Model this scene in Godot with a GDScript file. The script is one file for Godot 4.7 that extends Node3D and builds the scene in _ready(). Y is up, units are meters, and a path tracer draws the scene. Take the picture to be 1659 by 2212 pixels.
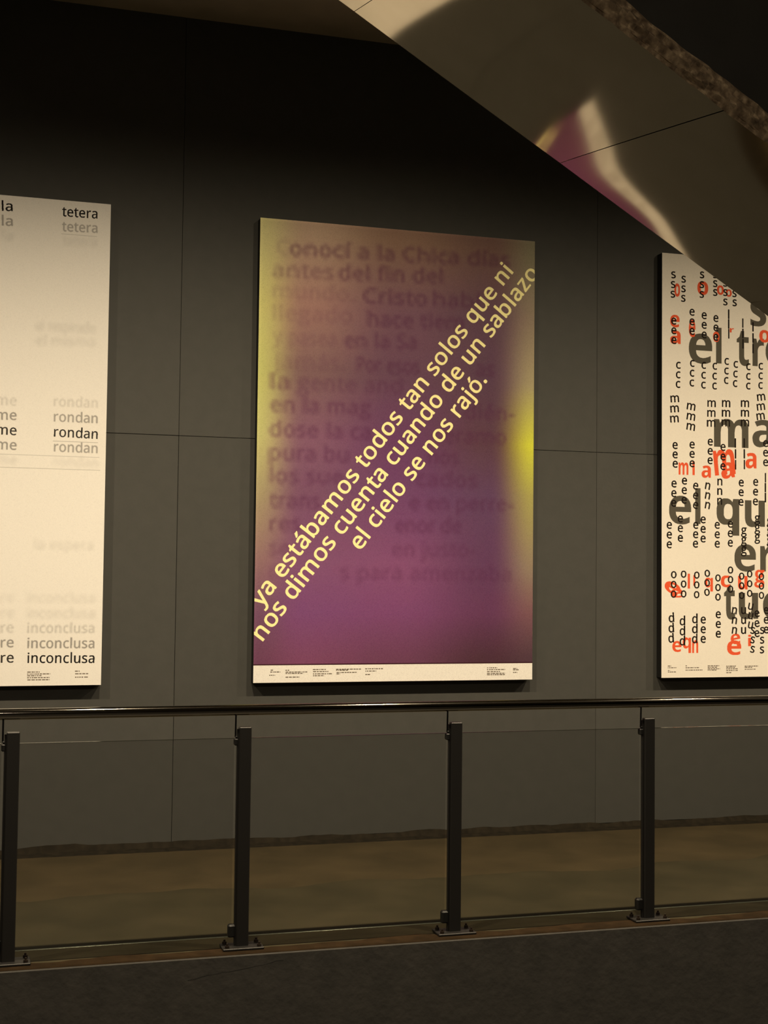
extends Node3D
# An underground passage: three large posters on a dark panelled wall, a glass railing in front, the steel underside of an escalator above.
# World: wall face at z = 0, x along the wall, passage floor at y = 0, viewer at +z.

const EYE = Vector3(0.0, 1.504, 7.4715)
const CEILING_Y = 4.645
const POSTER_W = 1.683
const POSTER_H = 2.634
const POSTER_TOP = 3.517
const POSTER_X = [-1.085, 1.434, 3.972]
const PX = 770.0            # print resolution, pixels per metre
const SLOPE = 0.5304        # escalator, 30.4 degrees

# --- print layouts, metres from each sheet's upper left corner: text, start of baseline, end of baseline, strength
const GHOST = [
	["C",0.098,0.2,0.168,0.202,0.3], ["onocí a la Chica",0.176,0.202,1.194,0.177,1], ["días",1.258,0.175,1.518,0.169,0.8], ["antes",0.078,0.335,0.432,0.325,0.5], ["del fin del",0.467,0.322,1.097,0.298,1],
	["mundo.",0.08,0.454,0.557,0.445,0.4], ["Cristo",0.616,0.449,1,0.437,1], ["habí",1.043,0.436,1.343,0.43,1], ["llegado",0.082,0.579,0.545,0.57,0.4], ["hace tiem",0.643,0.58,1.227,0.565,0.8],
	["y pasea",0.084,0.716,0.45,0.71,0.3], ["en la Sa",0.506,0.713,0.94,0.7,0.8], ["jamás.",0.092,0.859,0.507,0.847,0.3], ["Por esos",0.582,0.848,0.956,0.844,0.8], ["as",1.311,0.836,1.423,0.836,1],
	["la",0.075,0.976,0.182,0.973,0.8], ["gente and",0.228,0.973,0.852,0.964,0.7], ["en la mag",0.077,1.105,0.663,1.097,1], ["dién-",1.246,1.096,1.555,1.093,0.9], ["dose la ca",0.074,1.244,0.665,1.24,1],
	["eramo",1.117,1.238,1.502,1.237,1], ["pura bu",0.073,1.378,0.534,1.376,1], ["nos",1.018,1.367,1.205,1.369,1], ["los sue",0.078,1.507,0.502,1.505,1], ["cados",0.949,1.502,1.323,1.502,1],
	["trans",0.08,1.648,0.368,1.646,0.9], ["e en perre-",0.908,1.641,1.553,1.636,1], ["res",0.082,1.779,0.256,1.778,0.8], ["enor de",0.825,1.775,1.226,1.772,0.8], ["se",0.081,1.915,0.196,1.916,0.7],
	["en justo-",0.807,1.915,1.312,1.91,0.7], ["n",0.089,2.045,0.147,2.044,0.4], ["s para amenzaba",0.496,2.051,1.538,2.05,0.7]]
const COLUMNS = [
	["s",0.078,0.134,0.074,0.256,6], ["s",0.149,0.156,0.147,0.277,0], ["s",0.278,0.119,0.276,0.243,0], ["s",0.371,0.112,0.371,0.224,0], ["s",0.443,0.16,0.443,0.279,0],
	["s",0.506,0.164,0.509,0.28,0], ["e",0.081,0.424,0.082,0.546,0], ["e",0.208,0.36,0.208,0.481,0], ["e",0.293,0.376,0.293,0.498,0], ["e",0.376,0.389,0.376,0.508,0],
	["l",0.466,0.355,0.467,0.48,0], ["l",0.567,0.405,0.568,0.537,0], ["l",0.64,0.425,0.64,0.564,0], ["c",0.113,0.699,0.111,0.819,0], ["c",0.21,0.682,0.207,0.805,0],
	["c",0.29,0.69,0.288,0.814,0], ["c",0.368,0.691,0.366,0.816,0], ["c",0.452,0.656,0.449,0.777,0], ["c",0.517,0.671,0.512,0.793,0], ["c",0.607,0.681,0.606,0.804,0],
	["c",0.696,0.673,0.694,0.796,0], ["m",0.088,0.91,0.086,1.036,5], ["m",0.202,0.954,0.2,1.08,-8], ["m",0.345,0.928,0.342,1.052,0], ["m",0.448,0.923,0.446,1.045,0],
	["m",0.582,0.917,0.582,1.039,0], ["m",0.698,0.871,0.694,0.993,8], ["e",0.091,1.201,0.092,1.317,0], ["e",0.209,1.193,0.209,1.31,0], ["e",0.336,1.17,0.335,1.287,0],
	["e",0.426,1.2,0.425,1.321,0], ["l",0.513,1.169,0.515,1.306,0], ["l",0.576,1.167,0.577,1.303,0], ["e",0.73,1.164,0.73,1.286,0], ["e",0.084,1.44,0.082,1.56,0],
	["e",0.156,1.42,0.154,1.539,0], ["e",0.234,1.449,0.234,1.569,-10], ["n",0.318,1.446,0.317,1.567,-10], ["n",0.403,1.418,0.402,1.539,0], ["e",0.555,1.42,0.553,1.542,0],
	["e",0.658,1.413,0.656,1.536,0], ["l",0.728,1.381,0.727,1.507,0], ["e",0.052,1.697,0.052,1.817,0], ["e",0.128,1.656,0.128,1.776,0], ["e",0.235,1.693,0.233,1.81,0],
	["e",0.286,1.658,0.286,1.777,0], ["e",0.385,1.69,0.385,1.808,0], ["e",0.477,1.681,0.477,1.8,0], ["g",0.573,1.729,0.573,1.85,0], ["g",0.669,1.651,0.669,1.77,0],
	["g",0.757,1.666,0.757,1.785,0], ["o",0.083,2.001,0.082,2.121,0], ["o",0.151,1.997,0.151,2.119,0], ["o",0.242,2.002,0.241,2.123,0], ["o",0.315,1.99,0.313,2.108,8],
	["o",0.39,2.018,0.39,2.137,0], ["o",0.478,1.968,0.478,2.087,0], ["o",0.557,2.005,0.557,2.126,0], ["o",0.614,1.991,0.614,2.113,0], ["o",0.698,2.007,0.698,2.125,0],
	["d",0.067,2.264,0.065,2.389,4], ["d",0.143,2.283,0.143,2.406,0], ["d",0.229,2.27,0.228,2.393,0], ["e",0.287,2.28,0.287,2.4,0], ["e",0.392,2.247,0.392,2.368,0],
	["n",0.506,2.221,0.506,2.345,-8], ["u",0.571,2.221,0.57,2.345,0], ["u",0.621,2.195,0.62,2.312,-12], ["e",0.666,2.24,0.666,2.365,10], ["s",0.636,2.345,0.634,2.463,-12],
	["s",0.703,2.345,0.701,2.467,0], ["e",0.732,2.22,0.732,2.342,0]]
const BIG = [
	["s",0.622,0.42,0.736,0.249,0], ["e",0.186,0.68,0.349,0.491,0], ["l",0.376,0.672,0.415,0.446,0], ["t",0.523,0.678,0.611,0.456,0], ["r",0.636,0.674,0.718,0.496,0],
	["e",0.731,0.668,0.893,0.485,0], ["m",0.362,1.197,0.607,1.019,0], ["a",0.635,1.189,0.784,1.014,0], ["e",0.05,1.689,0.202,1.512,0], ["l",0.231,1.685,0.267,1.461,0],
	["q",0.381,1.752,0.54,1.519,0], ["u",0.581,1.696,0.724,1.527,0], ["e",0.757,1.692,0.917,1.522,0], ["e",0.506,1.976,0.659,1.805,0], ["r",0.689,1.974,0.779,1.811,0],
	["t",0.432,2.277,0.51,2.058,0], ["u",0.536,2.275,0.674,2.109,0], ["e",0.709,2.276,0.862,2.101,0]]
const RED = [
	["o",0.085,0.269,0.124,0.186,0], ["o",0.245,0.246,0.321,0.159,0], ["o",0.383,0.236,0.432,0.176,0], ["o",0.446,0.244,0.488,0.197,0], ["e",0.056,0.462,0.121,0.384,0],
	["a",0.056,0.567,0.128,0.483,0], ["e",0.186,0.516,0.231,0.408,0], ["o",0.355,0.537,0.401,0.472,0], ["r",0.474,0.47,0.503,0.443,0], ["o",0.686,0.52,0.76,0.44,0],
	["m",0.361,1.372,0.508,1.213,6], ["a",0.585,1.326,0.664,1.227,0], ["m",0.116,1.381,0.183,1.304,0], ["l",0.212,1.381,0.227,1.296,0], ["a",0.275,1.395,0.34,1.318,0],
	["a",0.41,1.394,0.503,1.293,10], ["e",0.018,2.117,0.13,2.048,-25], ["e",0.062,2.142,0.144,2.087,0], ["l",0.179,2.086,0.195,1.994,0], ["l",0.218,2.067,0.231,2.002,0],
	["q",0.297,2.102,0.355,2.017,0], ["c",0.41,2.075,0.477,2.002,0], ["u",0.531,2.09,0.599,2.004,0], ["g",0.647,2.076,0.719,1.964,0], ["e",0.074,2.476,0.137,2.409,0],
	["q",0.145,2.483,0.202,2.387,0], ["n",0.21,2.483,0.252,2.403,0], ["e",0.454,2.498,0.553,2.407,0], ["e",0.48,2.43,0.547,2.365,10], ["i",0.602,2.443,0.625,2.371,0]]
const WORDS = [
	["la",1.107,0.086,1.162,0.083,1], ["la",1.109,0.166,1.164,0.164,0.35], ["la",1.116,0.246,1.166,0.245,0.08], ["tetera",1.422,0.088,1.61,0.085,1], ["tetera",1.424,0.17,1.612,0.164,0.3],
	["tetera",1.431,0.248,1.609,0.242,0.07], ["me",1.103,1.135,1.206,1.135,0.12], ["me",1.105,1.215,1.208,1.213,0.4], ["me",1.107,1.294,1.209,1.295,0.85], ["me",1.109,1.373,1.211,1.374,0.4],
	["me",1.111,1.453,1.213,1.454,0.08], ["rondan",1.401,1.129,1.632,1.128,0.12], ["rondan",1.403,1.212,1.634,1.212,0.35], ["rondan",1.405,1.294,1.636,1.298,0.9], ["rondan",1.407,1.375,1.637,1.376,0.35],
	["rondan",1.408,1.455,1.639,1.455,0.08], ["ore",1.102,2.192,1.216,2.189,0.06], ["ore",1.104,2.273,1.218,2.271,0.08], ["ore",1.106,2.352,1.219,2.349,0.15], ["ore",1.108,2.43,1.221,2.428,0.4],
	["ore",1.11,2.511,1.223,2.509,0.9], ["inconclusa",1.287,2.192,1.637,2.19,0.08], ["inconclusa",1.289,2.273,1.639,2.273,0.1], ["inconclusa",1.291,2.352,1.64,2.353,0.18], ["inconclusa",1.293,2.433,1.642,2.435,0.4],
	["inconclusa",1.295,2.512,1.644,2.515,1], ["la espera",1.319,1.906,1.624,1.906,0.08], ["el respirado",1.3,0.726,1.611,0.717,0.1], ["el mismo",1.302,0.802,1.613,0.793,0.09]]
const CREDIT_C = [
	[0.099,2.562,0.113], [0.097,2.572,0.153], [0.092,2.59,0.124], [0.184,2.563,0.206], [0.185,2.573,0.31],
	[0.185,2.581,0.286], [0.185,2.602,0.265], [0.342,2.561,0.418], [0.343,2.572,0.435], [0.343,2.585,0.456],
	[0.343,2.595,0.408], [0.478,2.56,0.626], [0.478,2.565,0.549], [0.481,2.579,0.601], [0.481,2.586,0.5],
	[0.65,2.559,0.756], [0.651,2.572,0.717], [0.651,2.591,0.681], [1.396,2.561,1.46], [1.396,2.571,1.51],
	[1.396,2.582,1.478], [1.396,2.593,1.51], [1.396,2.601,1.51], [1.56,2.565,1.586], [1.56,2.573,1.598],
	[1.56,2.589,1.586]]
const CREDIT_L = [
	[1.296,2.559,1.36], [1.296,2.569,1.416], [1.296,2.579,1.371], [1.296,2.589,1.412], [1.297,2.601,1.412],
	[1.544,2.556,1.569], [1.545,2.571,1.615], [1.545,2.589,1.613]]
const CREDIT_R = [
	[0.044,2.56,0.067], [0.044,2.571,0.102], [0.045,2.588,0.06], [0.045,2.597,0.102], [0.165,2.561,0.175],
	[0.165,2.572,0.258], [0.165,2.587,0.284], [0.319,2.562,0.4], [0.319,2.571,0.387], [0.319,2.58,0.403],
	[0.319,2.588,0.381], [0.449,2.564,0.517], [0.449,2.572,0.511], [0.449,2.581,0.53], [0.449,2.592,0.53],
	[0.449,2.604,0.485], [0.579,2.565,0.675], [0.579,2.573,0.632], [0.579,2.585,0.655]]

var rng := RandomNumberGenerator.new()
var M := {}
var glyphs := {}
var x_height := {}

func _ready():
	rng.seed = 7
	setup_camera()
	setup_environment()
	setup_lights()
	make_materials()
	build_structure()
	build_escalator()
	build_railing()
	build_posters()

# ------------------------------------------------------------------ camera, air, light
func setup_camera():
	var yaw := 0.2870
	var pitch := 0.0459
	var roll := 0.0113
	var fwd := Vector3(sin(yaw) * cos(pitch), sin(pitch), -cos(yaw) * cos(pitch))
	var r := Vector3(cos(yaw), 0, sin(yaw))
	var u := r.cross(fwd)
	var right := r * cos(roll) + u * sin(roll)
	var up := u * cos(roll) - r * sin(roll)
	var cam := Camera3D.new()
	cam.name = "camera"
	cam.fov = rad_to_deg(2.0 * atan(1106.0 / 2885.28))
	cam.near = 0.05
	cam.far = 100.0
	add_child(cam)
	cam.global_transform = Transform3D(Basis(right, up, -fwd), EYE)
	cam.current = true

func setup_environment():
	var e := Environment.new()
	e.background_mode = Environment.BG_COLOR
	e.background_color = Color(0.0, 0.0, 0.0)
	e.tonemap_mode = Environment.TONE_MAPPER_LINEAR
	e.tonemap_exposure = 1.0
	e.sdfgi_enabled = true
	e.ssao_enabled = true
	e.ssil_enabled = true
	var w := WorldEnvironment.new()
	w.name = "environment"
	w.environment = e
	add_child(w)

const WARM = Color(1.0, 0.915, 0.775)
const SPOTS = [-1.7, 0.7, 2.55, 4.9, 7.0]      # x of the ceiling spotlights

func setup_lights():
	for x in SPOTS:
		build_spotlight(x)
	build_fill_panel(Vector3(-0.5, CEILING_Y, 8.8))

# ------------------------------------------------------------------ mesh helpers
func surf() -> SurfaceTool:
	var st := SurfaceTool.new()
	st.begin(Mesh.PRIMITIVE_TRIANGLES)
	return st

func tri(st, a, b, c, n, ua = Vector2.ZERO, ub = Vector2.ZERO, uc = Vector2.ZERO):
	if (b - a).cross(c - a).dot(n) > 0:
		var t = b; b = c; c = t
		t = ub; ub = uc; uc = t
	for k in [[a, ua], [b, ub], [c, uc]]:
		st.set_normal(n)
		st.set_uv(k[1])
		st.add_vertex(k[0])

func quad(st, a, b, c, d, n, uvs = [Vector2(0, 0), Vector2(1, 0), Vector2(1, 1), Vector2(0, 1)]):
	tri(st, a, b, c, n, uvs[0], uvs[1], uvs[2])
	tri(st, a, c, d, n, uvs[0], uvs[2], uvs[3])

# a box between two corners with chamfered edges
func box(st, lo: Vector3, hi: Vector3, ch := 0.002, xf := Transform3D.IDENTITY):
	var c := (lo + hi) * 0.5
	var h := (hi - lo) * 0.5
	ch = min(ch, min(h.x, min(h.y, h.z)) * 0.9)
	var pt = func(sx, sy, sz, axis):
		var p := Vector3(sx * (h.x - ch), sy * (h.y - ch), sz * (h.z - ch))
		p[axis] += [sx, sy, sz][axis] * ch
		return xf * (c + p)
	for axis in 3:
		var i := (axis + 1) % 3
		var j := (axis + 2) % 3
		for s in [-1, 1]:
			var ps := []
			for k in [[-1, -1], [1, -1], [1, 1], [-1, 1]]:
				var v := [0, 0, 0]
				v[axis] = s; v[i] = k[0]; v[j] = k[1]
				ps.append(pt.call(v[0], v[1], v[2], axis))
			var n := Vector3.ZERO
			n[axis] = s
			quad(st, ps[0], ps[1], ps[2], ps[3], xf.basis * n)
		if ch > 0:
			for a in [-1, 1]:
				for b in [-1, 1]:
					var v0 := [0, 0, 0]; var v1 := [0, 0, 0]
					v0[i] = a; v0[j] = b; v0[axis] = -1
					v1[i] = a; v1[j] = b; v1[axis] = 1
					var n2 := Vector3.ZERO
					n2[i] = a; n2[j] = b
					quad(st, pt.call(v0[0], v0[1], v0[2], i), pt.call(v1[0], v1[1], v1[2], i), pt.call(v1[0], v1[1], v1[2], j), pt.call(v0[0], v0[1], v0[2], j), xf.basis * n2.normalized())
	if ch > 0:
		for sx in [-1, 1]:
			for sy in [-1, 1]:
				for sz in [-1, 1]:
					tri(st, pt.call(sx, sy, sz, 0), pt.call(sx, sy, sz, 1), pt.call(sx, sy, sz, 2), xf.basis * Vector3(sx, sy, sz).normalized())

# a round bar with smooth sides and flat ends; r1 is the radius at b
func rod(st, a: Vector3, b: Vector3, r0: float, r1: float = -1.0, seg := 24, caps := true):
	if r1 < 0: r1 = r0
	var d := (b - a).normalized()
	var u := d.cross(Vector3(0.31, 0.9, 0.23)).normalized()
	var v := d.cross(u)
	for k in seg:
		var t0 := TAU * k / seg
		var t1 := TAU * (k + 1) / seg
		var n0 := u * cos(t0) + v * sin(t0)
		var n1 := u * cos(t1) + v * sin(t1)
		var p := [a + n0 * r0, b + n0 * r1, b + n1 * r1, a + n1 * r0]
		var nn := [n0, n0, n1, n1]
		var order := [0, 1, 2, 0, 2, 3]
		if (p[1] - p[0]).cross(p[2] - p[0]).dot(n0 + n1) > 0:
			order = [0, 2, 1, 0, 3, 2]
		for o in order:
			st.set_normal(nn[o])
			st.set_uv(Vector2.ZERO)
			st.add_vertex(p[o])
		if caps:
			tri(st, a, p[0], p[3], -d)
			tri(st, b, p[1], p[2], d)

func part(called: String, st: SurfaceTool, mat, parent) -> MeshInstance3D:
	var o := MeshInstance3D.new()
	o.mesh = st.commit()
	o.mesh.surface_set_material(0, mat)
	o.name = called
	parent.add_child(o, true)
	return o

func shared(called: String, mesh: Mesh, mat, parent, at := Vector3.ZERO) -> MeshInstance3D:
	var o := MeshInstance3D.new()
	o.mesh = mesh
	o.material_override = mat
	o.name = called
	o.position = at
	parent.add_child(o, true)
	return o

func thing(called: String, label: String, category: String, at := Vector3.ZERO, group := "") -> Node3D:
	var o := Node3D.new()
	o.name = called
	add_child(o, true)
	o.position = at
	o.set_meta("label", label)
	o.set_meta("category", category)
	if group != "": o.set_meta("group", group)
	return o

func structure(called: String) -> Node3D:
	var o := Node3D.new()
	o.name = called
	add_child(o, true)
	o.set_meta("kind", "structure")
	return o

func struct_box(called: String, lo: Vector3, hi: Vector3, mat, ch := 0.0) -> MeshInstance3D:
	var st := surf()
	box(st, lo, hi, ch)
	var o := part(called, st, mat, self)
	o.set_meta("kind", "structure")
	return o

# ------------------------------------------------------------------ materials
func noise_tex(freq: float, lo: Color, hi: Color, seed_ := 1, size := 512, octaves := 4) -> NoiseTexture2D:
	var n := FastNoiseLite.new()
	n.noise_type = FastNoiseLite.TYPE_SIMPLEX_SMOOTH
	n.seed = seed_
	n.frequency = freq
	n.fractal_octaves = octaves
	var g := Gradient.new()
	g.set_color(0, lo)
	g.set_color(1, hi)
	var t := NoiseTexture2D.new()
	t.width = size
	t.height = size
	t.seamless = true
	t.noise = n
	t.color_ramp = g
	return t

func bump_tex(freq: float, seed_: int, strength: float) -> NoiseTexture2D:
	var n := FastNoiseLite.new()
	n.noise_type = FastNoiseLite.TYPE_SIMPLEX_SMOOTH
	n.seed = seed_
	n.frequency = freq
	n.fractal_octaves = 4
	var t := NoiseTexture2D.new()
	t.width = 512
	t.height = 512
	t.seamless = true
	t.as_normal_map = true
	t.bump_strength = strength
	t.noise = n
	return t

func rough(lo: Color, hi: Color, freq: float, scale_: float, roughness: float, seed_: int, bump := 0.0) -> StandardMaterial3D:
	var m := StandardMaterial3D.new()
	m.albedo_texture = noise_tex(freq, lo, hi, seed_)
	m.uv1_triplanar = true
	m.uv1_world_triplanar = true
	m.uv1_scale = Vector3.ONE * scale_
	m.roughness = roughness
	if bump > 0.0:
		m.normal_enabled = true
		m.normal_texture = bump_tex(freq * 3.0, seed_ + 5, 2.0)
		m.normal_scale = bump
	return m

func plain(c: Color, roughness: float, metallic := 0.0) -> StandardMaterial3D:
	var m := StandardMaterial3D.new()
	m.albedo_color = c
	m.roughness = roughness
	m.metallic = metallic
	return m

func make_materials():
	M.wall = []
	for k in 3:
		var v := 0.005 * (k - 1)
		M.wall.append(rough(Color(0.235 + v, 0.235 + v, 0.220 + v), Color(0.252 + v, 0.250 + v, 0.235 + v), 0.02, 0.9, 0.72, 11 + k, 0.05))
	M.joint = plain(Color(0.125, 0.121, 0.11), 0.9)
	M.floor = rough(Color(0.178, 0.166, 0.120), Color(0.225, 0.205, 0.150), 0.008, 0.5, 0.6, 21, 0.08)
	M.floor_inner = rough(Color(0.208, 0.182, 0.128), Color(0.262, 0.226, 0.160), 0.008, 0.5, 0.5, 22, 0.08)  # lighter and browner than the rest of the floor
	M.gutter = rough(Color(0.09, 0.08, 0.062), Color(0.175, 0.152, 0.118), 0.02, 1.4, 0.85, 24, 0.6)
	M.dirt = rough(Color(0.115, 0.085, 0.048), Color(0.175, 0.13, 0.08), 0.012, 1.3, 0.9, 31, 0.4)
	for m in [M.dirt, M.gutter, M.floor, M.floor_inner]: m.metallic_specular = 0.15
	M.fascia = rough(Color(0.155, 0.148, 0.135), Color(0.20, 0.19, 0.175), 0.012, 1.1, 0.85, 41, 0.22)
	M.ceiling = rough(Color(0.64, 0.60, 0.53), Color(0.70, 0.655, 0.58), 0.01, 0.5, 0.9, 51)
	M.hall = rough(Color(0.22, 0.21, 0.19), Color(0.27, 0.255, 0.23), 0.01, 0.5, 0.8, 61)
	M.steel = rough(Color(0.70, 0.66, 0.585), Color(0.735, 0.695, 0.625), 0.01, 1.1, 0.062, 71)
	M.steel.metallic = 1.0
	M.steel_edge = plain(Color(0.60, 0.56, 0.50), 0.3, 1.0)
	M.crust = rough(Color(0.15, 0.10, 0.06), Color(0.86, 0.77, 0.63), 0.03, 1.5, 0.95, 81, 1.0)
	M.side = rough(Color(0.15, 0.145, 0.13), Color(0.18, 0.172, 0.155), 0.01, 0.8, 0.6, 91)
	M.rail = plain(Color(0.58, 0.565, 0.535), 0.07, 1.0)
	M.post = plain(Color(0.15, 0.145, 0.14), 0.45, 0.55)
	M.clamp = plain(Color(0.07, 0.068, 0.065), 0.5, 0.3)
	M.bolt = plain(Color(0.16, 0.12, 0.09), 0.6, 0.6)
	M.glass = StandardMaterial3D.new()
	M.glass.transparency = BaseMaterial3D.TRANSPARENCY_ALPHA
	M.glass.albedo_color = Color(0.12, 0.13, 0.11, 0.10)
	M.glass.roughness = 0.02
	M.glass_edge = plain(Color(0.42, 0.44, 0.38), 0.12, 0.6)
	M.black_side = plain(Color(0.045, 0.04, 0.036), 0.7)
	M.lamp_body = plain(Color(0.06, 0.06, 0.06), 0.5)
	M.lamp_lens = plain(Color(1, 0.95, 0.85), 0.4)
	M.lamp_lens.emission_enabled = true
	M.lamp_lens.emission = WARM
	M.lamp_lens.emission_energy_multiplier = 6.0
	M.diffuser = plain(Color(0.9, 0.88, 0.82), 0.5)
	M.diffuser.emission_enabled = true
	M.diffuser.emission = Color(1.0, 0.9, 0.76)
	M.diffuser.emission_energy_multiplier = 1.2

# ------------------------------------------------------------------ lamps
func build_spotlight(x: float):
	if not M.has("lamp_lens"): make_materials()
	var which := ["black ceiling spotlight farthest left, beyond the white word poster", "black ceiling spotlight above the gap between word poster and purple poster", "black ceiling spotlight above the purple poster", "black ceiling spotlight above the black and red letter poster", "black ceiling spotlight farthest right, beyond the letter poster"]
	var k := SPOTS.find(x)
	var base := Vector3(x, CEILING_Y, 2.9)
	var t := thing("spotlight", which[k], "spotlight", base, "ceiling spotlights for the posters")
	var dir := Vector3(0, -sin(deg_to_rad(80.0)), -cos(deg_to_rad(80.0)))
	var head := Vector3(0, -0.16, 0)
	var st := surf(); rod(st, Vector3(0, 0, 0), Vector3(0, -0.02, 0), 0.055, 0.05)
	part("mount", st, M.lamp_body, t)
	st = surf(); rod(st, Vector3(0, -0.02, 0), head, 0.012)
	part("stem", st, M.lamp_body, t)
	st = surf(); rod(st, head - dir * 0.09, head + dir * 0.09, 0.05, 0.062)
	part("housing", st, M.lamp_body, t)
	st = surf(); rod(st, head + dir * 0.0901, head + dir * 0.092, 0.054)
	part("lamp_lens", st, M.lamp_lens, t)
	var l := SpotLight3D.new()
	l.name = "spot_beam"
	l.light_color = WARM
	l.light_energy = 17.0
	l.spot_range = 30.0
	l.spot_attenuation = 2.0
	l.spot_angle = 74.0
	l.spot_angle_attenuation = 1.0
	l.light_size = 0.05
	l.shadow_enabled = true
	t.add_child(l)
	var at := base + head + dir * 0.105
	l.look_at_from_position(at, at + dir, Vector3.UP)

func build_fill_panel(at: Vector3):  # added fill light behind the viewer, brightens post fronts and floor edge
	var t := thing("fill_light", "added flat fill light panel under the ceiling behind the viewer", "light", at)
	var st := surf(); box(st, Vector3(-0.64, -0.05, -0.34), Vector3(0.64, 0, 0.34), 0.005)
	part("frame", st, M.lamp_body, t)
	st = surf(); box(st, Vector3(-0.6, -0.056, -0.3), Vector3(0.6, -0.0505, 0.3), 0.001)
	part("light_diffuser", st, M.diffuser, t)
	var l := AreaLight3D.new()
	l.name = "fill_glow"
	l.light_color = Color(1.0, 0.92, 0.8)
	l.light_energy = 20.0
	l.area_size = Vector2(1.2, 0.6)
	l.area_range = 40.0
	l.shadow_enabled = true
	t.add_child(l)
	l.position = Vector3(0, -0.07, 0)
	l.rotation = Vector3(-PI / 2, 0, 0)

# ------------------------------------------------------------------ the place
func build_structure():
	# poster wall: panels 2.56 m wide in two rows, 6 mm joints
	var wall := structure("wall_back")
	var st := surf()
	box(st, Vector3(-7.0, -0.3, -0.32), Vector3(12.0, CEILING_Y + 0.2, -0.022), 0.0)
	part("wall_core", st, M.joint, wall)
	var rows := [[0.004, 2.2597], [2.2622, CEILING_Y]]
	var lead := -6.677
	for r in 2:
		var mesh: Mesh = null
		var s2 := surf()
		box(s2, Vector3(0.001, 0, -0.0185), Vector3(2.559, rows[r][1] - rows[r][0], 0.0), 0.0012)
		mesh = s2.commit()
		for k in 7:
			var p := shared("wall_panel", mesh, M.wall[(k * 2 + r) % 3], wall, Vector3(lead + 2.56 * k, rows[r][0], [0.0, -0.0012, -0.0024][(k + r) % 3]))
			p.set_meta("label", "dark grey wall panel")
	# passage floor, with a sunken gutter along the wall and a soiled strip under the railing
	struct_box("floor", Vector3(-7.0, -0.3, 0.205), Vector3(12.0, 0.0, 2.2), M.floor, 0.006)
	struct_box("floor_001", Vector3(-7.0, -0.3, -0.021), Vector3(12.0, -0.014, 0.204), M.gutter, 0.0)
	build_inner_strip()
	build_dirt_strip()
	build_gutter_edge()
	var fa := struct_box("wall_lower", Vector3(-7.0, -1.2, 2.0), Vector3(12.0, -0.003, 2.206), M.fascia, 0.004)
	build_crack(fa)
	struct_box("floor_002", Vector3(-7.0, -1.4, 2.2), Vector3(12.0, -1.2, 14.0), M.hall)
	struct_box("ceiling", Vector3(-7.0, CEILING_Y, -0.3), Vector3(12.0, CEILING_Y + 0.2, 14.0), M.ceiling)
	struct_box("wall_left", Vector3(-7.2, -1.4, -0.3), Vector3(-7.0, CEILING_Y + 0.2, 14.0), M.hall)
	struct_box("wall_right", Vector3(12.0, -1.4, -0.3), Vector3(12.2, CEILING_Y + 0.2, 14.0), M.hall)
	struct_box("wall_front", Vector3(-7.2, -1.4, 14.0), Vector3(12.2, CEILING_Y + 0.2, 14.2), M.hall)

# browner, lighter floor tone along the wall, ending in a ragged line halfway across the passage
func build_inner_strip():
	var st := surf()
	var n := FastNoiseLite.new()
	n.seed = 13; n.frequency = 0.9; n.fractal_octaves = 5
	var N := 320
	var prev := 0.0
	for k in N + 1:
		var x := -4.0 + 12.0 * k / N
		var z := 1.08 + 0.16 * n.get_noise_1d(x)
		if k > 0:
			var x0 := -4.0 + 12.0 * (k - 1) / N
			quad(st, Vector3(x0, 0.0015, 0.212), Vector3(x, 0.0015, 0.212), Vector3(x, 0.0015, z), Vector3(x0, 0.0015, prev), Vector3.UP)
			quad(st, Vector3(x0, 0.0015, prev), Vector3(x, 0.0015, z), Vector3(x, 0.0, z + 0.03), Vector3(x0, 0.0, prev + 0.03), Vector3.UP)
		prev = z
	var o := part("floor_003", st, M.floor_inner, self)
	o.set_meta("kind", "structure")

# worn strip of dirt and mortar along the outer edge of the floor, with a ragged inner outline
func build_dirt_strip():
	var st := surf()
	var n := FastNoiseLite.new()
	n.seed = 3; n.frequency = 2.2; n.fractal_octaves = 4
	var prev := 0.0
	var N := 240
	for k in N + 1:
		var x := -3.0 + 10.0 * k / N
		var z := 2.115 + 0.05 * n.get_noise_1d(x)
		if k > 0:
			var x0 := -3.0 + 10.0 * (k - 1) / N
			quad(st, Vector3(x0, 0.0005, prev), Vector3(x, 0.0005, z), Vector3(x, 0.003, z + 0.012), Vector3(x0, 0.003, prev + 0.012), Vector3(0, 0.98, -0.2).normalized())
			quad(st, Vector3(x0, 0.003, prev + 0.012), Vector3(x, 0.003, z + 0.012), Vector3(x, 0.003, 2.196), Vector3(x0, 0.003, 2.196), Vector3.UP)
			quad(st, Vector3(x0, 0.003, 2.196), Vector3(x, 0.003, 2.196), Vector3(x, -0.002, 2.2), Vector3(x0, -0.002, 2.2), Vector3(0, 0.7, 0.7))
		prev = z
	var o := part("trim_1", st, M.dirt, self)
	o.set_meta("kind", "structure")

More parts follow.
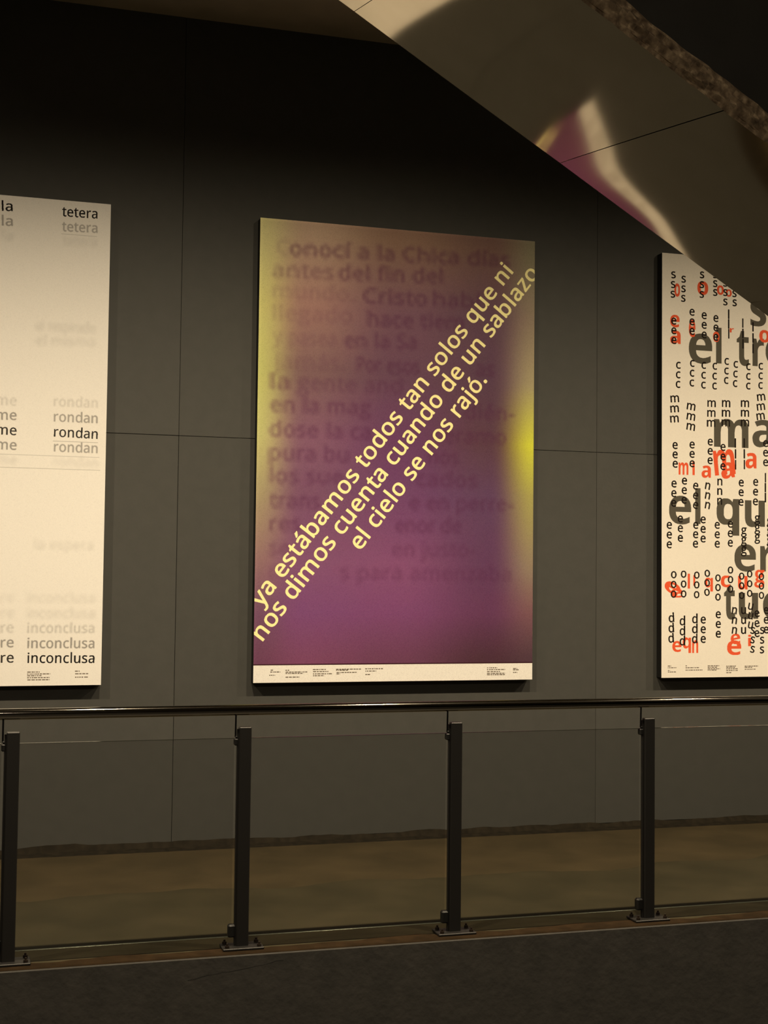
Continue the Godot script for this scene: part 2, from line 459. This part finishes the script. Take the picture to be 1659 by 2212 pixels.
# crumbled mortar bead where the gutter meets the wall
func build_gutter_edge():
	var st := surf()
	var n := FastNoiseLite.new()
	n.seed = 9; n.frequency = 1.6; n.fractal_octaves = 5
	var N := 300
	var ph := 0.0
	var pz := 0.0
	for k in N + 1:
		var x := -3.0 + 11.0 * k / N
		var h: float = 0.012 + 0.02 * n.get_noise_1d(x * 1.3 + 50.0)
		var z: float = 0.03 + 0.03 * n.get_noise_1d(x + 9.0)
		if k > 0:
			var x0 := -3.0 + 11.0 * (k - 1) / N
			var nn := Vector3(0, z, h + 0.014).normalized()
			quad(st, Vector3(x0, ph, 0.0), Vector3(x, h, 0.0), Vector3(x, -0.0145, z), Vector3(x0, -0.0145, pz), nn)
		ph = h; pz = z
	var o := part("baseboard_back", st, M.gutter, self)
	o.set_meta("kind", "structure")

func build_crack(parent):
	var st := surf()
	var p := Vector3(0.78, -0.085, 2.2063)
	for k in 14:
		var q := p + Vector3(0.027, 0.0035 + rng.randf_range(-0.004, 0.004), 0)
		var w := 0.0004 + rng.randf_range(0, 0.0008)
		quad(st, p + Vector3(0, w, 0), q + Vector3(0, w, 0), q - Vector3(0, w, 0), p - Vector3(0, w, 0), Vector3(0, 0, 1))
		p = q
	part("crack", st, M.joint, parent)

# ------------------------------------------------------------------ escalator
func esc(s: float, w: float, h: float) -> Vector3:
	# s along the run (down to the right), w across towards the viewer, h up from the underside
	var m := Vector3(1.945, 1.488 + 1.504, 3.08)
	var d := Vector3(cos(SLOPE), -sin(SLOPE), 0)
	var u := Vector3(sin(SLOPE), cos(SLOPE), 0)
	return m + d * s + Vector3(0, 0, w) + u * h

func build_escalator():
	var t := thing("escalator", "escalator with a mirror-like brushed steel underside crossing the upper right", "escalator", Vector3(0, 0, 0))
	var wid := 0.89
	var skew := 0.198
	for k in range(-4, 8):
		var st := surf()
		var s0 := 0.9 * k + 0.0012
		var s1 := 0.9 * (k + 1) - 0.0012
		if k == -4: s0 = -3.0
		var nu := 28
		var nv := 28
		var grid := []
		for i in nu + 1:
			var row := []
			for j in nv + 1:
				var u := float(i) / nu
				var v := float(j) / nv
				row.append(esc(lerp(s0, s1, u) + skew * v * wid, v * wid, bow(u, v, k)))
			grid.append(row)
		# smooth normals by finite differences
		for i in nu:
			for j in nv:
				var idx := [[i, j], [i + 1, j], [i + 1, j + 1], [i, j + 1]]
				for o in [0, 2, 1, 0, 3, 2]:
					var a: int = idx[o][0]
					var b: int = idx[o][1]
					var du: Vector3 = grid[min(a + 1, nu)][b] - grid[max(a - 1, 0)][b]
					var dv: Vector3 = grid[a][min(b + 1, nv)] - grid[a][max(b - 1, 0)]
					var nn := du.cross(dv).normalized()
					if nn.y > 0: nn = -nn
					st.set_normal(nn)
					st.set_uv(Vector2(float(a) / nu, float(b) / nv))
					st.add_vertex(grid[a][b])
		# folded rims of the sheet
		for i in nu:
			quad(st, grid[i][0], grid[i + 1][0], grid[i + 1][0] + Vector3(0, 0.014, 0), grid[i][0] + Vector3(0, 0.014, 0), Vector3(0, 0, -1))
		for j in nv:
			quad(st, grid[nu][j], grid[nu][j + 1], grid[nu][j + 1] + Vector3(0, 0.014, 0), grid[nu][j] + Vector3(0, 0.014, 0), Vector3(0.8, -0.5, 0).normalized())
			quad(st, grid[0][j], grid[0][j + 1], grid[0][j + 1] + Vector3(0, 0.014, 0), grid[0][j] + Vector3(0, 0.014, 0), Vector3(-0.8, 0.5, 0).normalized())
		part("underside_panel", st, M.steel, t)
	# dark truss above the sheets
	var st2 := surf()
	prism(st2, -3.0, 7.1, 0.015, 0.862, 0.016, 0.93)
	part("truss_body", st2, M.side, t)
	# side cladding towards the viewer
	st2 = surf()
	prism(st2, -3.0, 7.1, 0.864, 0.878, 0.06, 0.95)
	part("side_cladding", st2, M.side, t)
	# crumbling fire-proofing along the near lower edge
	st2 = surf()
	var n := FastNoiseLite.new()
	n.seed = 5; n.frequency = 9.0; n.fractal_octaves = 4
	var NS := 420
	var NV := 9
	var pts := []
	for i in NS + 1:
		var row := []
		var s := -2.9 + 9.0 * i / NS
		for j in NV + 1:
			var v := float(j) / NV
			var bump: float = 0.018 * n.get_noise_2d(s * 0.8, v * 0.35) + 0.010 * n.get_noise_2d(s * 2.6 + 7.0, v * 0.9)
			var wob: float = 0.012 * n.get_noise_1d(s * 0.5 + 30.0)
			var hh: float = lerp(-0.004, 0.078 + wob, v)
			row.append(esc(s, 0.885 + 0.012 * sin(v * PI) + bump * sin(PI * clamp(v * 0.8 + 0.15, 0.0, 1.0)), hh))
		row.append(esc(s, 0.866, 0.082))
		pts.append(row)
	for i in NS:
		for j in NV + 1:
			var a: Vector3 = pts[i][j]; var b: Vector3 = pts[i + 1][j]; var c: Vector3 = pts[i + 1][j + 1]; var d: Vector3 = pts[i][j + 1]
			var nn := (b - a).cross(d - a).normalized()
			if nn.dot(Vector3(0, 0.2, 1)) < 0: nn = -nn
			quad(st2, a, b, c, d, nn)
	var crust := part("crumbling_edge", st2, M.crust, t)
	crust.set_meta("label", "rough brown crumbling edge")

# the thin sheets are not quite flat: each bellies a little and is twisted along its length
func bow(u: float, v: float, k: int) -> float:
	var w := v * 0.89
	var belly := -0.0012 * (1.0 - pow(2.0 * u - 1.0, 2.0)) * (1.0 - v)
	var twist := 0.02
	if k == -1: twist = lerp(-0.004, 0.034, smoothstep(0.0, 0.75, u))
	elif k == 0: twist = lerp(0.027, -0.010, smoothstep(0.0, 0.45, u))
	elif k == -2: twist = lerp(0.0, -0.004, u)
	return belly + twist * 0.3 * (1.0 - exp(-w / 0.3))

func prism(st, s0, s1, w0, w1, h0, h1):
	var c := []
	for w in [w0, w1]:
		for h in [h0, h1]:
			for s in [s0, s1]:
				c.append(esc(s, w, h))
	var u := Vector3(sin(SLOPE), cos(SLOPE), 0)
	var d := Vector3(cos(SLOPE), -sin(SLOPE), 0)
	quad(st, c[0], c[1], c[3], c[2], Vector3(0, 0, -1))
	quad(st, c[4], c[5], c[7], c[6], Vector3(0, 0, 1))
	quad(st, c[0], c[1], c[5], c[4], -u)
	quad(st, c[2], c[3], c[7], c[6], u)
	quad(st, c[0], c[2], c[6], c[4], -d)
	quad(st, c[1], c[3], c[7], c[5], d)

# ------------------------------------------------------------------ railing
func build_railing():
	var t := thing("glass_railing", "glass railing with a round steel handrail and dark posts along the passage edge", "railing", Vector3(0, 0, 2.123))
	var st := surf()
	rod(st, Vector3(-3.2, 0.948, 0), Vector3(7.0, 0.948, 0), 0.0215, -1, 40)
	part("handrail", st, M.rail, t)
	# one post and its fittings, shared by all
	var s_post := surf()
	box(s_post, Vector3(-0.022, 0.008, -0.018), Vector3(0.027, 0.88, 0.012), 0.003)
	box(s_post, Vector3(-0.030, 0.012, -0.012), Vector3(-0.0215, 0.872, 0.002), 0.001)
	var post := s_post.commit()
	var s_plate := surf()
	box(s_plate, Vector3(-0.08, 0.0032, -0.05), Vector3(0.085, 0.0125, 0.045), 0.002)
	var plate := s_plate.commit()
	var s_bolt := surf()
	rod(s_bolt, Vector3(0, 0.0125, 0), Vector3(0, 0.022, 0), 0.009, 0.0085, 6)
	rod(s_bolt, Vector3(0, 0.022, 0), Vector3(0, 0.03, 0), 0.0045, 0.004, 10)
	var bolt := s_bolt.commit()
	var s_rod := surf()
	rod(s_rod, Vector3(-0.036, 0.84, -0.004), Vector3(-0.036, 0.93, 0), 0.0036, -1, 12)
	rod(s_rod, Vector3(-0.036, 0.84, -0.004), Vector3(-0.025, 0.84, -0.004), 0.006, -1, 12)
	var stem := s_rod.commit()
	var s_top := surf()
	box(s_top, Vector3(-0.041, 0.806, -0.024), Vector3(-0.024, 0.834, 0.004), 0.004)
	var clip_top := s_top.commit()
	var s_bot := surf()
	box(s_bot, Vector3(-0.054, 0.045, -0.026), Vector3(-0.022, 0.096, 0.004), 0.006)
	var clip_bottom := s_bot.commit()
	for i in range(-2, 6):
		var x := 0.1034 + 0.9004 * i
		var p := shared("post", post, M.post, t, Vector3(x, 0, 0))
		shared("base_plate", plate, M.post, p)
		for b in [[-0.062, 0.03], [0.067, 0.03], [-0.062, -0.035], [0.067, -0.035]]:
			shared("bolt", bolt, M.bolt, p, Vector3(b[0], 0, b[1]))
		shared("handrail_stem", stem, M.clamp, p)
		shared("glass_clamp", clip_top, M.clamp, p)
		shared("glass_clamp", clip_bottom, M.clamp, p)
	# panes
	var s_pane := surf()
	var s_edge := surf()
	var s_low := surf()
	var L := 0.9004 - 0.008
	box(s_pane, Vector3(0, 0.0475, -0.016), Vector3(L, 0.8335, -0.006), 0.0)
	box(s_edge, Vector3(0, 0.8336, -0.016), Vector3(L, 0.8352, -0.006), 0.0006)
	box(s_low, Vector3(0, 0.0455, -0.016), Vector3(L, 0.0474, -0.006), 0.0006)
	var pane := s_pane.commit()
	var edge := s_edge.commit()
	var low := s_low.commit()
	for i in range(-2, 5):
		var g := shared("glass_pane", pane, M.glass, t, Vector3(0.1034 + 0.9004 * i - 0.036 + 0.004, 0, 0))
		shared("polished_edge", edge, M.glass_edge, g)
		shared("polished_edge", low, M.glass_edge, g)

# ------------------------------------------------------------------ posters
func build_posters():
	var labels := ["white poster of repeated fading words, cut off at the left edge", "purple and yellow poster with diagonal yellow text across it", "white poster covered in black, grey and red letters, partly behind the escalator"]
	for k in 3:
		var t := thing("poster", labels[k], "poster", Vector3(POSTER_X[k], POSTER_TOP - POSTER_H, 0.0), "large posters on the dark wall")
		var st := surf()
		box(st, Vector3(0, 0, 0.0005), Vector3(POSTER_W, POSTER_H, 0.0635), 0.0015)
		part("backing_panel", st, M.black_side, t)
		st = surf()
		var a := Vector3(0, POSTER_H, 0.065)
		var b := Vector3(POSTER_W, POSTER_H, 0.065)
		var c := Vector3(POSTER_W, 0, 0.065)
		var d := Vector3(0, 0, 0.065)
		quad(st, a, b, c, d, Vector3(0, 0, 1))
		var back := Vector3(0, 0, -0.0015)
		quad(st, a, b, b + back, a + back, Vector3(0, 1, 0), [Vector2(0, 0), Vector2(1, 0), Vector2(1, 0), Vector2(0, 0)])
		quad(st, d, c, c + back, d + back, Vector3(0, -1, 0), [Vector2(0, 1), Vector2(1, 1), Vector2(1, 1), Vector2(0, 1)])
		quad(st, a, d, d + back, a + back, Vector3(-1, 0, 0), [Vector2(0, 0), Vector2(0, 1), Vector2(0, 1), Vector2(0, 0)])
		quad(st, b, c, c + back, b + back, Vector3(1, 0, 0), [Vector2(1, 0), Vector2(1, 1), Vector2(1, 1), Vector2(1, 0)])
		var m := StandardMaterial3D.new()
		var img: Image = [print_words, print_purple, print_letters][k].call()
		m.albedo_texture = ImageTexture.create_from_image(img)
		m.roughness = 0.75
		m.metallic_specular = 0.2
		part("printed_sheet", st, m, t)

# --- lettering rasterised from font outlines
func font_of(bold: bool) -> Font:
	var f := SystemFont.new()
	f.font_names = PackedStringArray(["Droid Sans"])
	f.font_weight = 700 if bold else 400
	return f

func text_mesh(text: String, bold: bool) -> TextMesh:
	var t := TextMesh.new()
	t.font = font_of(bold)
	t.font_size = 100
	t.pixel_size = 0.01
	t.depth = 0.1
	t.curve_step = 2.0
	t.horizontal_alignment = HORIZONTAL_ALIGNMENT_LEFT
	t.text = text
	return t

# front triangles of a line of text in em units: origin at its left end on the baseline
func glyph(text: String, bold: bool) -> Dictionary:
	var key := text + ("#b" if bold else "#r")
	if glyphs.has(key): return glyphs[key]
	if not x_height.has(bold):
		var bx := text_mesh("x", bold).get_aabb()
		x_height[bold] = [bx.position.y, bx.size.y]
	var arr := text_mesh(text, bold).get_mesh_arrays()
	var vs: PackedVector3Array = arr[Mesh.ARRAY_VERTEX]
	var ns: PackedVector3Array = arr[Mesh.ARRAY_NORMAL]
	var ids: PackedInt32Array = arr[Mesh.ARRAY_INDEX]
	var out := PackedVector2Array()
	var lo := Vector2(1e9, 1e9)
	var hi := Vector2(-1e9, -1e9)
	for k in range(0, ids.size(), 3):
		if ns[ids[k]].z > 0.9:
			for j in 3:
				var p := Vector2(vs[ids[k + j]].x, vs[ids[k + j]].y - x_height[bold][0])
				out.append(p)
				lo = lo.min(p); hi = hi.max(p)
	for k in out.size():
		out[k] = out[k] - Vector2(lo.x, 0)
	glyphs[key] = {"t": out, "w": hi.x - lo.x, "lo": lo.y, "hi": hi.y}
	return glyphs[key]

func fill_tri(img: Image, a: Vector2, b: Vector2, c: Vector2, col: Color):
	var y0 := int(ceil(min(a.y, min(b.y, c.y)) - 0.5))
	var y1 := int(floor(max(a.y, max(b.y, c.y)) - 0.5))
	y0 = max(y0, 0)
	y1 = min(y1, img.get_height() - 1)
	var e := [[a, b], [b, c], [c, a]]
	for y in range(y0, y1 + 1):
		var yy := y + 0.5
		var l := 1e9
		var r := -1e9
		for s in e:
			var p: Vector2 = s[0]
			var q: Vector2 = s[1]
			if (p.y <= yy and q.y >= yy) or (q.y <= yy and p.y >= yy):
				if absf(q.y - p.y) < 1e-6:
					l = min(l, min(p.x, q.x)); r = max(r, max(p.x, q.x))
				else:
					var x := p.x + (q.x - p.x) * (yy - p.y) / (q.y - p.y)
					l = min(l, x); r = max(r, x)
		var xa := int(ceil(l - 0.5))
		var xb := int(floor(r - 0.5))
		if xb >= xa:
			img.fill_rect(Rect2i(xa, y, xb - xa + 1, 1), col)

# put text with an affine frame: origin, vector of one em along, vector of one em up (pixels)
func stamp(img: Image, g: Dictionary, o: Vector2, ex: Vector2, ey: Vector2, col: Color, fat := 0.0):
	var offs := [Vector2.ZERO]
	if fat > 0.0:
		offs = [Vector2(fat, 0), Vector2(-fat, 0), Vector2(0, fat), Vector2(0, -fat)]
	var t: PackedVector2Array = g.t
	for f in offs:
		for k in range(0, t.size(), 3):
			fill_tri(img, o + f + ex * t[k].x + ey * t[k].y, o + f + ex * t[k + 1].x + ey * t[k + 1].y, o + f + ex * t[k + 2].x + ey * t[k + 2].y, col)

# a line of text from p to q (metres) with the given x-height (metres)
func line(img: Image, text: String, p: Vector2, q: Vector2, xh: float, col: Color, bold := false, fat := 0.0, scale_ := 1.0):
	var g := glyph(text, bold)
	var ex: Vector2 = (q - p) * PX * scale_ / g.w
	var d := (q - p).normalized()
	var ey: Vector2 = Vector2(d.y, -d.x) * xh * PX * scale_ / x_height[bold][1]
	stamp(img, g, p * PX * scale_, ex, ey, col, fat)

# a glyph stretched into a box: left, baseline side, right, top (metres)
func boxed(img: Image, ch: String, l: float, b: float, r: float, t: float, tilt: float, col: Color, bold := false, fat := 0.0, scale_ := 1.0):
	var g := glyph(ch, bold)
	var k := PX * scale_
	var c := Vector2(l + r, t + b) * 0.5 * k
	var a := deg_to_rad(-tilt)
	var ex: Vector2 = Vector2(cos(a), sin(a)) * (r - l) * k / g.w
	var ey: Vector2 = Vector2(sin(a), -cos(a)) * (b - t) * k / (g.hi - g.lo)
	stamp(img, g, c - ex * g.w * 0.5 - ey * (g.lo + g.hi) * 0.5, ex, ey, col, fat)

func sheet(c: Color) -> Image:
	var img := Image.create(int(POSTER_W * PX), int(POSTER_H * PX), false, Image.FORMAT_RGBA8)
	img.fill(c)
	return img

# transparent layer in one colour; soften() blurs it and lays it on the sheet
func layer(c: Color, scale_: float) -> Image:
	var img := Image.create(int(POSTER_W * PX * scale_), int(POSTER_H * PX * scale_), false, Image.FORMAT_RGBA8)
	img.fill(Color(c.r, c.g, c.b, 0.0))
	return img

func soften(img: Image, on: Image, div: float):
	var full := on.get_size()
	img.resize(int(full.x / div), int(full.y / div), Image.INTERPOLATE_LANCZOS)
	img.resize(full.x, full.y, Image.INTERPOLATE_CUBIC)
	on.blend_rect(img, Rect2i(Vector2i.ZERO, full), Vector2i.ZERO)

func grain(img: Image, amount: float, seed_: int):
	var r := RandomNumberGenerator.new()
	r.seed = seed_
	var s := 192
	var g := Image.create(s, s, false, Image.FORMAT_RGBA8)
	for y in s:
		for x in s:
			var v := r.randf()
			g.set_pixel(x, y, Color(0, 0, 0, amount * v) if r.randf() < 0.5 else Color(1, 0.95, 0.8, amount * v * 0.45))
	g.resize(int(s * 1.7), int(s * 1.7), Image.INTERPOLATE_BILINEAR)
	for y in range(0, img.get_height(), g.get_height()):
		for x in range(0, img.get_width(), g.get_width()):
			img.blend_rect(g, Rect2i(Vector2i.ZERO, g.get_size()), Vector2i(x, y))

# tiny illegible credit lines
func credits(img: Image, rows: Array, col: Color, dy := 0.0):
	var r := RandomNumberGenerator.new()
	r.seed = 12
	for c in rows:
		var x: float = c[0]
		while x < c[2]:
			var w := r.randf_range(0.006, 0.02)
			img.fill_rect(Rect2i(int(x * PX), int((c[1] + dy) * PX), int(max(2.0, (min(x + w, c[2]) - x) * PX)), 4), col)
			x += w + 0.003

const PAPER = Color(0.915, 0.905, 0.885)

func print_words() -> Image:
	var img := sheet(PAPER)
	var ink := Color(0.13, 0.12, 0.115)
	for w in WORDS:
		if w[5] < 0.8:
			var l := layer(ink, 1.0)
			line(l, w[0], Vector2(w[1], w[2]), Vector2(w[3], w[4]), 0.04, Color(ink.r, ink.g, ink.b, w[5]), false, 0.6)
			soften(l, img, 3.0 if w[5] > 0.25 else (6.0 if w[2] > 1.0 and w[5] > 0.1 else 13.0))
	for w in WORDS:
		if w[5] >= 0.8:
			line(img, w[0], Vector2(w[1], w[2]), Vector2(w[3], w[4]), 0.04, ink.lerp(PAPER, 1.0 - w[5]), false, 0.5)
	for r in [[1.40, 1.318, 1.64, 0.82], [1.05, 1.398, 1.65, 0.87], [1.05, 1.468, 1.655, 0.85], [1.42, 0.184, 1.61, 0.88]]:
		img.fill_rect(Rect2i(int(r[0] * PX), int(r[1] * PX), int((r[2] - r[0]) * PX), 3), Color(PAPER.r * r[3], PAPER.g * r[3], PAPER.b * r[3]))
	credits(img, CREDIT_L, Color(0.42, 0.38, 0.33))
	grain(img, 0.05, 4)
	return img

# the purple sheet: ink density drawn coarse, then smoothed like the soft print it is
func print_purple() -> Image:
	var w := 34
	var h := 52
	var small := Image.create(w, h, false, Image.FORMAT_RGBA8)
	for y in h:
		for x in w:
			small.set_pixel(x, y, purple_at((x + 0.5) / w, (y + 0.5) / h))
	var img := small
	img.resize(int(POSTER_W * PX), int(POSTER_H * PX), Image.INTERPOLATE_CUBIC)
	var ink := Color(0.30, 0.13, 0.27)
	for lv in [[0.0, 0.45, 0.12], [0.45, 0.75, 0.22], [0.75, 2.0, 0.32]]:
		var l := layer(ink, 1.0)
		for s in GHOST:
			if s[5] > lv[0] and s[5] <= lv[1] or (lv[1] > 1.5 and s[5] > 0.75):
				line(l, s[0], Vector2(s[1], s[2]), Vector2(s[3], s[4]), 0.064, Color(ink.r, ink.g, ink.b, lv[2]), false, 3.0)
		soften(l, img, 15.0)
	# soft horizontal smears of the letters
	var yel := Color(0.985, 0.955, 0.69)
	for s in [["ya estábamos todos tan solos que ni", 0.039, 2.214, 1.545, 0.198], ["nos dimos cuenta cuando de un sablazo", 0.052, 2.401, 1.71, 0.199], ["el cielo se nos rajó.", 0.614, 1.883, 1.382, 0.863]]:
		line(img, s[0], Vector2(s[1], s[2]), Vector2(s[3], s[4]), 0.0715, yel, false, 1.9)
	var ys := int(2.5365 * PX)
	img.fill_rect(Rect2i(0, ys, img.get_width(), img.get_height() - ys), PAPER)
	img.fill_rect(Rect2i(0, ys - 5, img.get_width(), 5), Color(0.2, 0.08, 0.12))
	credits(img, CREDIT_C, Color(0.38, 0.34, 0.29))
	grain(img, 0.10, 5)
	return img

# ink of the sheet at u, v (0..1 from the upper left)
func purple_at(u: float, v: float) -> Color:
	var stops := [
		[0.03, [0.91, 0.89, 0.65], [0.81, 0.70, 0.62], [0.62, 0.50, 0.44], [0.49, 0.38, 0.36], [0.54, 0.52, 0.43]],
		[0.18, [0.84, 0.83, 0.54], [0.68, 0.53, 0.51], [0.48, 0.35, 0.42], [0.39, 0.29, 0.36], [0.57, 0.51, 0.45]],
		[0.33, [0.76, 0.77, 0.48], [0.49, 0.38, 0.40], [0.40, 0.28, 0.37], [0.36, 0.26, 0.34], [0.65, 0.61, 0.48]],
		[0.47, [0.74, 0.74, 0.50], [0.50, 0.35, 0.45], [0.40, 0.24, 0.40], [0.35, 0.24, 0.30], [0.81, 0.83, 0.27]],
		[0.59, [0.63, 0.59, 0.46], [0.46, 0.31, 0.43], [0.42, 0.26, 0.43], [0.36, 0.25, 0.38], [0.63, 0.61, 0.36]],
		[0.75, [0.54, 0.41, 0.44], [0.49, 0.31, 0.47], [0.50, 0.30, 0.47], [0.37, 0.23, 0.37], [0.54, 0.48, 0.42]],
		[0.85, [0.44, 0.30, 0.41], [0.47, 0.28, 0.48], [0.47, 0.27, 0.46], [0.38, 0.22, 0.36], [0.46, 0.32, 0.36]],
		[0.95, [0.41, 0.25, 0.36], [0.47, 0.27, 0.41], [0.41, 0.24, 0.36], [0.29, 0.18, 0.24], [0.31, 0.22, 0.27]]]
	var us := [0.0, 0.16, 0.5, 0.84, 1.0]
	var r := 0
	while r < stops.size() - 2 and v > stops[r + 1][0]: r += 1
	var fv: float = clamp((v - stops[r][0]) / (stops[r + 1][0] - stops[r][0]), 0.0, 1.0)
	var c := 0
	while c < 3 and u > us[c + 1]: c += 1
	var fu: float = smoothstep(us[c], us[c + 1], u)
	var at = func(i, j): return Color(stops[i][j + 1][0], stops[i][j + 1][1], stops[i][j + 1][2])
	return at.call(r, c).lerp(at.call(r, c + 1), fu).lerp(at.call(r + 1, c).lerp(at.call(r + 1, c + 1), fu), fv)

func print_letters() -> Image:
	var img := sheet(Color(0.925, 0.90, 0.855))
	var grey := Color(0.34, 0.325, 0.285)
	for b in BIG:
		boxed(img, b[0], b[1], b[2], b[3], b[4], b[5], grey, true)
	for b in RED:
		boxed(img, b[0], b[1], b[2], b[3], b[4], b[5], Color(0.90, 0.36, 0.22), true)
	var ink := Color(0.11, 0.09, 0.075)
	var r := RandomNumberGenerator.new()
	r.seed = 21
	var all := COLUMNS.duplicate()
	# the sheet goes on to the right with the same columns of letters
	for c in COLUMNS:
		if c[1] < 0.72:
			all.append([c[0], c[1] + 0.76, c[2] + r.randf_range(-0.03, 0.03), c[3] + 0.76, c[4], c[5]])
	for c in all:
		if c[1] > POSTER_W - 0.06: continue
		var g := glyph(c[0], false)
		var sc: float = 0.047 * PX / x_height[false][1]
		var dy: float = 0.0
		for k in 3:
			var p := Vector2(lerp(c[1], c[3], k * 0.5), lerp(c[2], c[4] + (c[2] - c[2]), k * 0.5)) * PX
			if c[1] > 0.75: p.y = (c[2] + 0.0605 * k) * PX
			var a := deg_to_rad(-c[5])
			var ex := Vector2(cos(a), sin(a)) * sc * 0.9
			var ey := Vector2(sin(a), -cos(a)) * sc * 0.86
			stamp(img, g, p - ex * g.w * 0.5 - ey * (g.lo + g.hi) * 0.5, ex, ey, ink, 1.0)
	credits(img, CREDIT_R, Color(0.40, 0.36, 0.31))
	grain(img, 0.05, 6)
	return img
